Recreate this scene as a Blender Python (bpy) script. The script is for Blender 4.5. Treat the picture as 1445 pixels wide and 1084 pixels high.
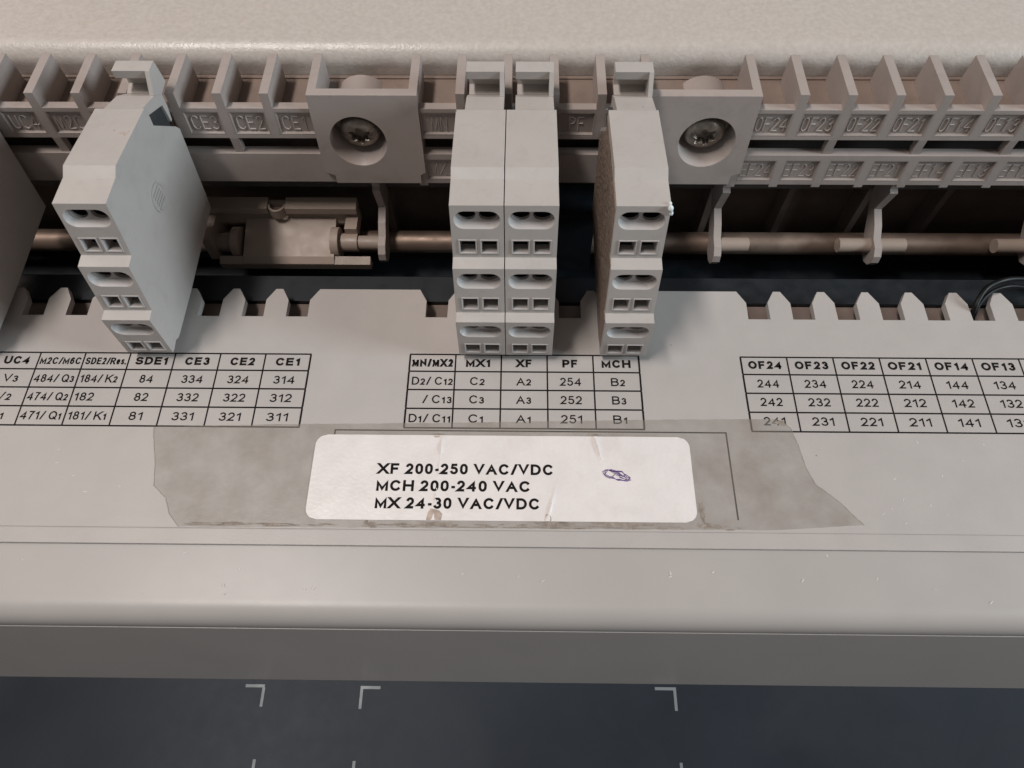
import bpy, math, random
from mathutils import Vector, Matrix
from mathutils.geometry import tessellate_polygon
random.seed(7)
for o in list(bpy.data.objects): bpy.data.objects.remove(o)
SC = bpy.context.scene
COL = SC.collection
S = 0.001                       # all measures below are millimetres

# ---------------------------------------------------------------- camera, light
cam = bpy.data.objects.new('camera', bpy.data.cameras.new('camera')); COL.objects.link(cam); SC.camera = cam
pit, yaw, rol = 1.079400536, -0.023024579, -0.013088882
F = Vector((math.sin(yaw)*math.cos(pit), math.cos(yaw)*math.cos(pit), -math.sin(pit)))
R0 = Vector((math.cos(yaw), -math.sin(yaw), 0)); U0 = R0.cross(F)
R = math.cos(rol)*R0 + math.sin(rol)*U0; U = -math.sin(rol)*R0 + math.cos(rol)*U0
M = Matrix((R, U, -F)).transposed().to_4x4()
M.translation = Vector((3.97878, -2.87931, 175.01556))*S
cam.matrix_world = M
cam.data.sensor_width = 36; cam.data.lens = 36*1009.2966/1445
cam.data.clip_start = 0.005; cam.data.clip_end = 20

def area(name, loc, target, sx, sy, power, color):
    l = bpy.data.lights.new(name, 'AREA'); l.shape = 'RECTANGLE'; l.size = sx; l.size_y = sy
    l.energy = power; l.color = color
    o = bpy.data.objects.new(name, l); COL.objects.link(o); o.location = loc
    d = Vector(target) - Vector(loc); o.rotation_euler = d.to_track_quat('-Z', 'Y').to_euler()
    return o
area('ceiling_lamp', (-0.52, 0.02, 1.45), (0, 0.1, 0), 0.60, 0.14, 16.0, (1.0, 0.925, 0.875))
area('side_window', (1.00, -0.06, 0.40), (0, 0.1, 0.02), 0.30, 0.30, 9.0, (0.78, 0.92, 1.0))
area('left_lamp', (-0.9, 0.60, 0.75), (0, 0.1, 0.02), 0.6, 0.6, 2.0, (1.0, 0.86, 0.76))
wd = bpy.data.worlds.new('World'); SC.world = wd; wd.use_nodes = True
bg = wd.node_tree.nodes['Background']; bg.inputs[0].default_value = (1.0, 0.95, 0.92, 1); bg.inputs[1].default_value = 0.11
SC.render.engine = 'CYCLES'
SC.view_settings.view_transform = 'Standard'; SC.view_settings.look = 'None'
SC.view_settings.exposure = 0.0; SC.view_settings.gamma = 1
SC.render.resolution_x = 1024; SC.render.resolution_y = 768

# ---------------------------------------------------------------- materials
def mat(name, col, rough=0.5, metal=0.0, var=0.06, vscale=90, bump=0.06, bscale=4200, bevel=0.16, speck=0.0,
        dirt=None, dirt_amt=0.0, dirt_scale=60, coat=0.0, spec=0.5, bdist=0.05, rvar=0.1):
    m = bpy.data.materials.new(name); m.use_nodes = True
    N = m.node_tree.nodes; L = m.node_tree.links; b = N['Principled BSDF']
    b.inputs['Roughness'].default_value = rough; b.inputs['Metallic'].default_value = metal
    b.inputs['Specular IOR Level'].default_value = spec
    if coat: b.inputs['Coat Weight'].default_value = coat; b.inputs['Coat Roughness'].default_value = 0.2
    g = N.new('ShaderNodeNewGeometry')
    n1 = N.new('ShaderNodeTexNoise'); n1.inputs['Scale'].default_value = vscale; n1.inputs['Detail'].default_value = 5
    L.new(g.outputs['Position'], n1.inputs['Vector'])
    r1 = N.new('ShaderNodeMapRange'); r1.inputs[1].default_value = .3; r1.inputs[2].default_value = .7
    r1.inputs[3].default_value = 1-var; r1.inputs[4].default_value = 1+var
    L.new(n1.outputs[0], r1.inputs[0])
    vm = N.new('ShaderNodeVectorMath'); vm.operation = 'SCALE'; vm.inputs[0].default_value = col
    L.new(r1.outputs[0], vm.inputs['Scale']); out = vm.outputs[0]
    def over(fac, c):
        nonlocal out
        mx = N.new('ShaderNodeMix'); mx.data_type = 'RGBA'
        L.new(fac, mx.inputs[0]); L.new(out, mx.inputs[6]); mx.inputs[7].default_value = (*c, 1); out = mx.outputs[2]
    if dirt:
        n3 = N.new('ShaderNodeTexNoise'); n3.inputs['Scale'].default_value = dirt_scale; n3.inputs['Detail'].default_value = 8
        n3.inputs['Roughness'].default_value = .65; n3.inputs['Distortion'].default_value = .6
        L.new(g.outputs['Position'], n3.inputs['Vector'])
        r3 = N.new('ShaderNodeMapRange'); r3.inputs[1].default_value = .52; r3.inputs[2].default_value = .74
        r3.inputs[3].default_value = 0; r3.inputs[4].default_value = dirt_amt
        L.new(n3.outputs[0], r3.inputs[0]); over(r3.outputs[0], dirt)
    if speck:
        v = N.new('ShaderNodeTexVoronoi'); v.inputs['Scale'].default_value = 170; v.inputs['Randomness'].default_value = 1
        L.new(g.outputs['Position'], v.inputs['Vector'])
        lt = N.new('ShaderNodeMath'); lt.operation = 'LESS_THAN'; lt.inputs[1].default_value = 0.042
        L.new(v.outputs['Distance'], lt.inputs[0])
        sc = N.new('ShaderNodeSeparateColor'); L.new(v.outputs['Color'], sc.inputs[0])
        gt = N.new('ShaderNodeMath'); gt.operation = 'GREATER_THAN'; gt.inputs[1].default_value = 1-speck
        L.new(sc.outputs[0], gt.inputs[0])
        mu = N.new('ShaderNodeMath'); mu.operation = 'MULTIPLY'; L.new(lt.outputs[0], mu.inputs[0]); L.new(gt.outputs[0], mu.inputs[1])
        mu2 = N.new('ShaderNodeMath'); mu2.operation = 'MULTIPLY'; mu2.inputs[1].default_value = .7; L.new(mu.outputs[0], mu2.inputs[0])
        over(mu2.outputs[0], (0.13, 0.10, 0.08))
    L.new(out, b.inputs['Base Color'])
    rr = N.new('ShaderNodeMapRange'); rr.inputs[1].default_value = .3; rr.inputs[2].default_value = .7
    rr.inputs[3].default_value = max(0, rough-rvar); rr.inputs[4].default_value = rough+rvar
    n4 = N.new('ShaderNodeTexNoise'); n4.inputs['Scale'].default_value = 220; n4.inputs['Detail'].default_value = 4
    L.new(g.outputs['Position'], n4.inputs['Vector']); L.new(n4.outputs[0], rr.inputs[0]); L.new(rr.outputs[0], b.inputs['Roughness'])
    n2 = N.new('ShaderNodeTexNoise'); n2.inputs['Scale'].default_value = bscale; n2.inputs['Detail'].default_value = 3
    L.new(g.outputs['Position'], n2.inputs['Vector'])
    bp = N.new('ShaderNodeBump'); bp.inputs['Strength'].default_value = bump; bp.inputs['Distance'].default_value = bdist*S*10
    L.new(n2.outputs[0], bp.inputs['Height'])
    if bevel:
        bv = N.new('ShaderNodeBevel'); bv.samples = 4; bv.inputs['Radius'].default_value = bevel*S
        L.new(bv.outputs[0], bp.inputs['Normal'])
    L.new(bp.outputs[0], b.inputs['Normal'])
    return m

BEIGE = (0.43, 0.395, 0.375)
M_block = mat('block_plastic', (0.455, 0.42, 0.395), .44, var=.03, bump=.10, speck=.25, dirt=(.26, .22, .19), dirt_amt=.18, dirt_scale=260, bevel=.24)
M_recess = mat('block_recess_plastic', (0.45, 0.42, 0.405), .5, var=.03, bump=.08, bevel=.12)
M_rail = mat('rail_plastic', (0.37, 0.315, 0.29), .5, var=.04, bump=.10, dirt=(.2, .16, .13), dirt_amt=.3, dirt_scale=120)
M_label = mat('label_plate_plastic', (0.32, 0.27, 0.245), .5, var=.05, bump=.12, bscale=2600, bevel=.06)
M_letter = mat('pale_raised_letters', (0.43, 0.375, 0.345), .45, var=.1, bump=.1, bevel=.05)  # letters coloured lighter than their plates for contrast
M_cover = mat('cover_plastic', (0.43, 0.395, 0.375), .42, var=.03, bump=.12, bscale=3000, speck=.07, dirt=(.34, .30, .275), dirt_amt=.10, dirt_scale=140, rvar=.02)
M_case = mat('casing_plastic', (0.40, 0.37, 0.35), .40, var=.03, vscale=40, bump=.025, bscale=2500, speck=.06, bevel=.2, dirt=(.33, .30, .28), dirt_amt=.08, dirt_scale=60, rvar=.012)
M_sheet = mat('painted_sheet_metal', (0.51, 0.46, 0.42), .34, var=.07, vscale=700, bump=.14, bscale=1300, bdist=.10, bevel=0, dirt=(.46, .39, .33), dirt_amt=.5, dirt_scale=420, rvar=.05)
M_steel = mat('shaft_steel', (0.30, 0.22, 0.175), .5, metal=.7, var=.15, bump=.05, bevel=0)
M_screw = mat('screw_steel', (0.30, 0.26, 0.225), .34, metal=.85, var=.3, vscale=600, bump=.3, bscale=2500, bevel=.25)
M_dark = mat('web_shade_dark', (0.11, 0.10, 0.095), .6, var=.1, bump=.1)  # dark colour stands for shadow on the beige rear web
M_floor = mat('dusty_shaded_rail_plastic', (0.235, 0.175, 0.145), .7, var=.1, bump=.2, dirt=(.15,.11,.09), dirt_amt=.4, dirt_scale=200)  # dust brown, darkened further for shade and warm bounce in the pockets
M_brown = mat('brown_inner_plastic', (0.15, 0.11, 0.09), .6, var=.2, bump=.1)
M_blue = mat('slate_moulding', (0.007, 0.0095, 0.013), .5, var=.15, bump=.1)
M_grey = mat('notch_shade_grey', (0.035, 0.037, 0.04), .5, var=.2, bump=.1)  # shade inside the clip notch put into a dark colour
M_side = mat('rough_shaded_side', (0.24, 0.18, 0.145), .5, var=.12, vscale=200, bump=.6, bscale=700, bdist=.15, bevel=0, dirt=(.38,.30,.21), dirt_amt=.4, dirt_scale=260)  # brown includes the side's shade; roughness and yellowish scratches are its own
M_hole = mat('hole_shade_black', (0.02, 0.017, 0.016), .5, var=.2, bump=0, bevel=0)  # near-black colour stands for shade deep in the holes
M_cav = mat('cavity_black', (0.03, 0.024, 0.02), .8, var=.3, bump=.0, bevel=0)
M_tan = mat('lever_plastic', (0.33, 0.26, 0.215), .5, var=.05, bump=.08)
M_wire = mat('black_wire', (0.004, 0.004, 0.004), .5, spec=.25, var=.1, bump=.05, bevel=0)
M_ink = mat('printing_ink', (0.010, 0.008, 0.008), .8, spec=.15, var=.3, vscale=900, bump=0, bevel=0)
M_stain = mat('brown_paper_stain', (0.40, 0.315, 0.265), .5, var=.35, vscale=450, bump=.3, bscale=2500, bevel=0)
M_pen = mat('purple_pen_ink', (0.10, 0.035, 0.22), .5, var=.3, vscale=900, bump=0, bevel=0)
M_mark = mat('corner_mark_paint', (0.16, 0.17, 0.18), .5, var=.08, bump=0, bevel=0)
M_panel = mat('dark_panel_film', (0.023, 0.027, 0.034), .40, var=.25, vscale=14, bump=.04, bscale=300, bevel=0, dirt=(.05, .05, .052), dirt_amt=.3, dirt_scale=16, rvar=.02, spec=.06)
M_lint = mat('pale_lint', (.62, .60, .58), .7, bevel=0)
M_chip = mat('white_chip', (.72, .78, .78), .5, bevel=0)
M_resid = mat('adhesive_dirt', (0.26, 0.215, 0.18), .6, var=.35, vscale=500, bump=.5, bscale=2500, bevel=0)

def tape_mat():
    m = bpy.data.materials.new('aged_clear_tape'); m.use_nodes = True
    N = m.node_tree.nodes; L = m.node_tree.links; b = N['Principled BSDF']
    g = N.new('ShaderNodeNewGeometry')
    n = N.new('ShaderNodeTexNoise'); n.inputs['Scale'].default_value = 85; n.inputs['Detail'].default_value = 8; n.inputs['Roughness'].default_value = .62
    L.new(g.outputs['Position'], n.inputs['Vector'])
    cr = N.new('ShaderNodeValToRGB'); cr.color_ramp.elements[0].position = .35; cr.color_ramp.elements[0].color = (.39, .35, .305, 1)
    cr.color_ramp.elements[1].position = .68; cr.color_ramp.elements[1].color = (.31, .265, .22, 1)
    L.new(n.outputs[0], cr.inputs[0]); L.new(cr.outputs[0], b.inputs['Base Color'])
    b.inputs['Roughness'].default_value = .3
    r = N.new('ShaderNodeMapRange'); r.inputs[1].default_value = .3; r.inputs[2].default_value = .75; r.inputs[3].default_value = .16; r.inputs[4].default_value = .46
    L.new(n.outputs[0], r.inputs[0]); L.new(r.outputs[0], b.inputs['Alpha'])
    n2 = N.new('ShaderNodeTexNoise'); n2.inputs['Scale'].default_value = 420; n2.inputs['Detail'].default_value = 5
    L.new(g.outputs['Position'], n2.inputs['Vector'])
    bp = N.new('ShaderNodeBump'); bp.inputs['Strength'].default_value = .25; bp.inputs['Distance'].default_value = .0004
    L.new(n2.outputs[0], bp.inputs['Height']); L.new(bp.outputs[0], b.inputs['Normal'])
    return m
M_tape = tape_mat()
M_paper = mat('white_label_paper', (0.74, 0.69, 0.67), .38, var=.035, vscale=120, bump=.2, bscale=900, bevel=0, dirt=(.45, .38, .33), dirt_amt=.22, dirt_scale=110)

# ---------------------------------------------------------------- mesh helpers
class MB:
    def __init__(s): s.v = []; s.f = []
    def add(s, vs, fs):
        k = len(s.v); s.v += [tuple(v) for v in vs]; s.f += [tuple(i+k for i in f) for f in fs]; return s
    def box(s, x0, x1, y0, y1, z0, z1):
        return s.add([(x0,y0,z0),(x1,y0,z0),(x1,y1,z0),(x0,y1,z0),(x0,y0,z1),(x1,y0,z1),(x1,y1,z1),(x0,y1,z1)],
                     [(3,2,1,0),(4,5,6,7),(0,1,5,4),(1,2,6,5),(2,3,7,6),(3,0,4,7)])
    def prism_x(s, prof, x0, x1, skip=()):     # prof: (y,z) loop
        n = len(prof); vs = [(x0,y,z) for y,z in prof]+[(x1,y,z) for y,z in prof]
        fs = [tuple(range(n)), tuple(reversed(range(n,2*n)))]
        fs += [(i, i+n, (i+1)%n+n, (i+1)%n) for i in range(n) if i not in skip]
        return s.add(vs, fs)
    def prism_z(s, prof, z0, z1):              # prof: (x,y) loop, counter-clockwise
        n = len(prof); vs = [(x,y,z0) for x,y in prof]+[(x,y,z1) for x,y in prof]
        return s.add(vs, [tuple(reversed(range(n))), tuple(range(n,2*n))]+[(i,(i+1)%n,(i+1)%n+n,i+n) for i in range(n)])
    def sheet(s, loops3):                      # flat face with holes, 3D loops
        flat = [p for l in loops3 for p in l]
        t = tessellate_polygon([[Vector(p) for p in l] for l in loops3])
        return s.add(flat, [tuple(x) for x in t])
    def loft(s, rings, cap_end=False, cap_start=False):
        k = len(s.v); n = len(rings[0]); fs = []
        for r in range(len(rings)-1):
            for i in range(n): fs.append((r*n+i, r*n+(i+1)%n, (r+1)*n+(i+1)%n, (r+1)*n+i))
        if cap_end: fs.append(tuple((len(rings)-1)*n+i for i in range(n)))
        if cap_start: fs.append(tuple(reversed(range(n))))
        return s.add([p for r in rings for p in r], fs)
    def cyl(s, a, b, r, n=32, caps=True, r2=None):
        a = Vector(a); b = Vector(b); d = (b-a).normalized()
        u = d.cross(Vector((0,0,1)) if abs(d.z) < .9 else Vector((1,0,0))).normalized(); w = d.cross(u); r2 = r if r2 is None else r2
        ring = lambda c, q: [c+q*(math.cos(t)*u+math.sin(t)*w) for t in [2*math.pi*i/n for i in range(n)]]
        return s.loft([ring(a, r), ring(b, r2)], caps, caps)
    def tube(s, pts, r, n=10):
        pts = [Vector(p) for p in pts]; rings = []
        for i, p in enumerate(pts):
            d = (pts[min(i+1, len(pts)-1)]-pts[max(i-1, 0)]).normalized()
            u = d.cross(Vector((0,0,1)) if abs(d.z) < .9 else Vector((1,0,0))).normalized(); w = d.cross(u)
            rings.append([p+r*(math.cos(2*math.pi*k/n)*u+math.sin(2*math.pi*k/n)*w) for k in range(n)])
        return s.loft(rings, True, True)
    def build(s, name, m, parent=None, kind=None, smooth=False, label=None):
        me = bpy.data.meshes.new(name)
        off = Vector(parent_loc(parent)) if parent else Vector((0,0,0))
        me.from_pydata([tuple((Vector(v)*S)-off) for v in s.v], [], s.f)
        me.materials.append(m)
        import bmesh
        b = bmesh.new(); b.from_mesh(me); bmesh.ops.remove_doubles(b, verts=b.verts, dist=1e-7)
        bmesh.ops.recalc_face_normals(b, faces=b.faces); b.to_mesh(me); b.free()
        if smooth:
            for p in me.polygons: p.use_smooth = True
            me.set_sharp_from_angle(angle=math.radians(38))
        o = bpy.data.objects.new(name, me); COL.objects.link(o)
        if parent: o.parent = parent
        if kind: o['kind'] = kind
        if label: o['label'] = label
        return o
def parent_loc(p):
    v = Vector((0,0,0))
    while p: v += Vector(p.location); p = p.parent
    return v
def thing(name, loc, label, cat, group=None):
    o = bpy.data.objects.new(name, None); COL.objects.link(o); o.empty_display_size = .005
    o.location = Vector(loc)*S; o['label'] = label; o['category'] = cat
    if group: o['group'] = group
    return o
def tag(o, label, cat, group=None):
    o['label'] = label; o['category'] = cat
    if group: o['group'] = group
    return o
def copy_tree(o, parent=None):
    c = o.copy(); COL.objects.link(c); c.parent = parent
    for ch in list(o.children): copy_tree(ch, c)
    return c

# ---------------------------------------------------------------- print lettering
def arcp(cx, cy, rx, ry, a0, a1, n=12):
    return [(cx+rx*math.cos(math.radians(a0+(a1-a0)*i/n)), cy+ry*math.sin(math.radians(a0+(a1-a0)*i/n))) for i in range(n+1)]
# centre lines in a unit box (width factor, [polylines]); outlines grow from them, so weight is free
GL = {
 '0': (.63, [arcp(.5,.62,.5,.38,0,180)+arcp(.5,.38,.5,.38,180,360)+[(1,.62)]]),
 '1': (.40, [[(0,.72),(.45,.82),(1,1),(1,0)]]),
 '2': (.63, [arcp(.5,.70,.48,.30,165,-35)+[(.0,.0),(1,0)]]),
 '3': (.63, [arcp(.48,.75,.44,.25,155,-90)+[(.36,.5),(.48,.5)]+arcp(.48,.27,.52,.27,78,-160)]),
 '4': (.74, [[(.74,0),(.74,1),(0,.27),(1,.27)]]),
 '5': (.63, [[(.92,1),(.2,1),(.08,.5)]+arcp(.47,.32,.53,.32,130,-160)]),
 '6': (.63, [arcp(.54,.72,.42,.28,25,100)+arcp(.5,.5,.5,.5,110,180)+[(0,.32)]+arcp(.5,.31,.5,.31,180,540,24)]),
 '7': (.63, [[(0,1),(1,1),(.55,.55),(.33,0)]]),
 '8': (.63, [arcp(.5,.76,.42,.24,-90,270,24), arcp(.5,.27,.5,.27,90,450,24)]),
 '-': (.38, [[(0,.36),(1,.36)]]), '/': (.50, [[(0,0),(1,1)]]), '.': (.16, [[(.5,-.02),(.5,.06)]]),
 'A': (.86, [[(0,0),(.5,1),(1,0)],[(.2,.34),(.8,.34)]]),
 'B': (.80, [[(.5,.53),(0,.53),(0,1),(.5,1)]+arcp(.55,.765,.36,.235,90,-90)+[(0,.53),(0,0),(.55,0)]+arcp(.58,.265,.42,.265,-90,90)+[(.5,.53)]]),
 'C': (.84, [arcp(.52,.5,.52,.5,38,322,22)]),
 'D': (.82, [[(0,.5),(0,1),(.42,1)]+arcp(.42,.5,.58,.5,90,-90,18)+[(0,0),(0,.5)]]),
 'E': (.76, [[(1,1),(0,1),(0,0),(1,0)],[(0,.52),(.92,.52)]]),
 'F': (.72, [[(1,1),(0,1),(0,0)],[(0,.50),(.84,.50)]]),
 'H': (.84, [[(0,0),(0,1)],[(1,0),(1,1)],[(0,.52),(1,.52)]]),
 'K': (.84, [[(0,0),(0,1)],[(1,1),(0,.36)],[(.36,.60),(1,0)]]),
 'M': (.90, [[(0,0),(0,1),(.5,.06),(1,1),(1,0)]]),
 'N': (.84, [[(0,0),(0,1),(1,0),(1,1)]]),
 'O': (.89, [arcp(.5,.5,.5,.5,90,450,28)]),
 'P': (.78, [[(0,0),(0,1),(.55,1)]+arcp(.6,.72,.4,.28,90,-90)+[(0,.44)]]),
 'Q': (.89, [arcp(.5,.5,.5,.5,90,450,28), [(.62,.26),(.98,-.02)]]),
 'R': (.86, [[(0,0),(0,1),(.55,1)]+arcp(.58,.74,.38,.26,90,-90)+[(0,.48)],[(.5,.48),(1,0)]]),
 'S': (.80, [arcp(.5,.75,.46,.25,20,255)+[(.62,.475)]+arcp(.5,.26,.5,.26,62,-165)]),
 'U': (.84, [[(0,1),(0,.36)]+arcp(.5,.36,.5,.36,180,360)+[(1,1)]]),
 'V': (.84, [[(0,1),(.5,0),(1,1)]]),
 'X': (.88, [[(0,0),(1,1)],[(0,1),(1,0)]]),
 'e': (.62, [[(.02,.38),(.98,.38)]+arcp(.5,.36,.48,.36,5,320,20)]),
 's': (.56, [arcp(.5,.55,.44,.17,20,250)+[(.6,.35)]+arcp(.5,.18,.5,.18,60,-165)]),
}
def ribbon(mb, P, h, cap, z):
    """flat outline of half width h along P with mitred joins; ends on the base or cap line are cut level"""
    Q = [P[0]]
    for p in P[1:]:
        if math.hypot(p[0]-Q[-1][0], p[1]-Q[-1][1]) > 1e-4: Q.append(p)
    n = len(Q); V = [Vector(p) for p in Q]
    closed = (V[0]-V[-1]).length < 1e-3
    D = [(V[i+1]-V[i]).normalized() for i in range(n-1)]
    Lp = []; Rp = []
    for i in range(n):
        if (i == 0 or i == n-1) and not closed:
            d = D[0] if i == 0 else D[-1]; nn = Vector((-d.y, d.x)); sgn = -1 if i == 0 else 1
            base = V[i]; lv = None
            if abs(d.y) > .5:
                if base.y < h*1.3: lv = 0.0
                elif base.y > cap-h*1.3: lv = cap
            if lv is not None:
                pp = []
                for q_ in (base+nn*h, base-nn*h): pp.append(q_+d*((lv-q_.y)/d.y))
                Lp.append(pp[0]); Rp.append(pp[1])
            else:
                e = base+d*sgn*h*.55; Lp.append(e+nn*h); Rp.append(e-nn*h)
        else:
            d0 = D[i-1] if i > 0 else D[-1]; d1 = D[i] if i < n-1 else D[0]
            n0 = Vector((-d0.y, d0.x)); n1 = Vector((-d1.y, d1.x)); mm = n0+n1
            if mm.length < .35: mm = n1
            mm.normalize(); k = min(1/max(.3, mm.dot(n1)), 3.2)
            a = V[i]+mm*h*k; b = V[i]-mm*h*k
            for q_ in (a, b): q_.y = min(max(q_.y, min(0, V[i].y-h)), max(cap, V[i].y+h))
            Lp.append(a); Rp.append(b)
    vs = [(p.x, p.y, z) for p in Lp]+[(p.x, p.y, z) for p in Rp]
    mb.add(vs, [(i, i+1, n+i+1, n+i) for i in range(n-1)])
def text(mb, s, x, y, cap, width, z, weight=.13, align='l', small=True, smallk=.80):
    """lay s flat on z: baseline y, cap height cap, fitted to width; digits after a capital are a little smaller"""
    runs = []; cx = 0; prevcap = False
    for ch in s:
        if ch == ' ': cx += .34; prevcap = False; continue
        k = smallk if (small and ch.isdigit() and prevcap) else 1
        w, pls = GL[ch]
        if s[:1] == '1' or ch == '1': pass
        runs.append((ch, cx, w*k, k)); cx += w*k+((.14+.2*max(0, weight-.15)) if ch not in '/-.' else .09)+(.05 if ch == '1' else 0)
        prevcap = ch.isalpha() or (prevcap and ch.isdigit())
    tot = cx-.14; sx = width/tot; h = weight/2*cap
    x0 = x if align == 'l' else (x-width/2 if align == 'c' else x-width)
    lift = 0
    for ch, c, w, k in runs:
        w2 = w*sx; cp = cap*k
        for pl in GL[ch][1]:
            sub = MB(); ex = h if w2 > 3*h else w2/2
            ribbon(sub, [(ex+(w2-2*ex)*a, h+(cp-2*h)*b) for a, b in pl], h, cp, z+lift)
            lift += 5e-5
            mb.add([(x0+c*sx+a, y+b, zz) for a, b, zz in sub.v], sub.f)

# stroke lettering moulded on the rail
def arc(cx, cy, rx, ry, a0, a1, n=9):
    return [(cx+rx*math.cos(math.radians(a0+(a1-a0)*i/n)), cy+ry*math.sin(math.radians(a0+(a1-a0)*i/n))) for i in range(n+1)]
G = {
 'C': [arc(.5,1.05,.42,.45,30,180)+arc(.5,.45,.42,.45,180,330)],
 'E': [[(.85,1.5),(.1,1.5),(.1,0),(.85,0)],[(.1,.77),(.7,.77)]],
 'F': [[(.85,1.5),(.1,1.5),(.1,0)],[(.1,.77),(.7,.77)]],
 'M': [[(0,0),(.12,1.5),(.5,.1),(.88,1.5),(1,0)]],
 'N': [[(.08,0),(.08,1.5),(.85,0),(.85,1.5)]],
 'X': [[(.05,0),(.9,1.5)],[(.05,1.5),(.9,0)]],
 'P': [[(.1,0),(.1,1.5),(.5,1.5)]+arc(.5,1.12,.36,.38,90,-90)+[(.1,.74)]],
 'U': [[(.08,1.5),(.08,.42)]+arc(.47,.42,.39,.42,180,360)+[(.86,1.5)]],
 'O': [arc(.48,1.05,.38,.45,0,180)+arc(.48,.45,.38,.45,180,360)+[(.86,1.05)]],
 'S': [arc(.48,1.12,.36,.38,25,270)+arc(.48,.37,.36,.37,90,-155)],
 'D': [[(.1,0),(.1,1.5),(.4,1.5)]+arc(.4,.75,.46,.75,90,-90)+[(.1,0)]],
 'H': [[(.1,0),(.1,1.5)],[(.85,0),(.85,1.5)],[(.1,.77),(.85,.77)]],
 '1': [[(.2,1.2),(.45,1.5),(.45,0)]],
 '2': [arc(.45,1.1,.36,.4,160,-20)+[(.08,0),(.85,0)]],
 '3': [arc(.42,1.13,.36,.37,150,-90)+arc(.42,.38,.40,.38,90,-150)],
 '4': [[(.68,0),(.68,1.5),(.05,.45),(.9,.45)]],
}
def stroke_text(mb, s, xc, width, z0, h, yface, lean, w=.36, dep=.30):
    """raised lettering on a leaning face whose y depends on z"""
    n = len(s); adv = 1.18; tot = n*adv-.2; sx = width/tot; sy = h/1.5
    for i, ch in enumerate(s):
        if ch == '1': ox = i*adv
        ox = i*adv
        for pl in G[ch]:
            pts = [(xc-width/2+(ox+a)*sx, z0+b*sy) for a, b in pl]
            P = [Vector((x, yface(z), z)) for x, z in pts]
            for a, b in zip(P[:-1], P[1:]):
                d = (b-a); 
                if d.length < 1e-4: continue
                d.normalize(); nrm = Vector((0, -1, 0)); sd = d.cross(nrm).normalized()*w/2
                a2 = a-d*w*.3; b2 = b+d*w*.3; q = nrm*dep
                mb.add([a2-sd, a2+sd, b2+sd, b2-sd, a2-sd*.5+q, a2+sd*.5+q, b2+sd*.5+q, b2-sd*.5+q],
                       [(4,5,6,7),(0,1,5,4),(1,2,6,5),(2,3,7,6),(3,0,4,7)])

# ================================================================ SETTING / LARGE STRUCTURE
XA, XB = -190, 200
RL, RC, RR = -53.98, 0.0, 68.15                     # grid origins of the three groups of columns
# cavity
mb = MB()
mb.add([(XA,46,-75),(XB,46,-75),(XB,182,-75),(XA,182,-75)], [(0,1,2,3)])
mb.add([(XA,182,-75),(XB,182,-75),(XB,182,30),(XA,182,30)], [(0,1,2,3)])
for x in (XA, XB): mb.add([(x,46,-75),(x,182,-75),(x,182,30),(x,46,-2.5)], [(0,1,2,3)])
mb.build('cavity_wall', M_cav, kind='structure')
# dark panel in front
panel = thing('dark_panel', (0, -20, -46), 'dark blue grey panel with faint grey corner marks below the casing front', 'panel')
MB().box(XA-60, XB+60, -160, 60, -49, -46).build('panel_sheet', M_panel, panel)
def mark(pts_boxes):
    m = MB()
    for b in pts_boxes: m.box(*b, -46.001, -45.93)
    m.build('corner_mark', M_mark, panel)
w = .8
mark([(-73.9,-68.4,16.3,17.1), (-69.0,-68.2,11.3,16.3)])
mark([(-40.9,-35.2,16.2,17.0), (-40.9,-40.1,11.0,16.2)])
mark([(43.1,49.1,16.8,17.6), (48.3,49.1,11.5,16.8)])
mark([(-68.4,-67.6,-8.0,-1.9), (-73.9,-68.4,-8.8,-8.0)])
mark([(-41.0,-40.2,-8.0,-2.0), (-41.0,-35.2,-8.8,-8.0)])
mark([(48.3,49.1,-8.0,-1.4), (43.1,48.3,-8.8,-8.0)])
# casing: top flange, round-over, seam, drafted front face
cas = thing('breaker_casing', (0, 35, -46), 'smooth beige casing with rounded front edge running below the printed cover', 'casing')
prof = [(46.5,-1.0),(32.0,-1.15)]
for i in range(1, 13):
    a = math.radians(90+90*i/12); prof.append((31.9+5.6*math.cos(a), -6.75+5.6*math.sin(a)))
top = prof+[(27.6,-6.95),(27.6,-9),(46.5,-9)]
m = MB(); m.prism_x(list(reversed(top)), XA, XB); m.build('top_flange', M_case, cas, smooth=True)
m = MB(); m.prism_x([(26.15,-7.0),(18.4,-45.9),(45,-45.9),(45,-9.1),(27.4,-9.1),(27.4,-7.0)], XA, XB); m.build('front_face', M_case, cas)
# painted sheet metal behind
m = MB(); pr = [(177.8,22),(177.8,34.2)]
for i in range(1, 11):
    a = math.radians(180-90*i/10); pr.append((183.2+5.4*math.cos(a), 34.2+5.4*math.sin(a)))
pr += [(330,39.6),(330,38.1),(184,38.1),(179.6,33.5),(179.6,22)]
m.prism_x(pr, XA-80, XB+80)
tag(m.build('sheet_metal_hood', M_sheet, smooth=True), 'cream painted sheet metal with rounded bright edge behind the terminal rail', 'metal sheet')

# ================================================================ PRINTED COVER
cov = thing('printed_cover', (0, 85, 0), 'flat beige cover printed with terminal tables and cut with a comb of slots', 'cover')
def slots_for(base, ks): return [(base+13*k+2.25, base+13*k+8.65) for k in ks]
sl = sorted(slots_for(RL, range(-10, 0))+slots_for(RC, range(-2, 3))+slots_for(RR, range(0, 9)))
sl = [s for s in sl if XA+2 < s[0] and s[1] < XB-2]
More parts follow.
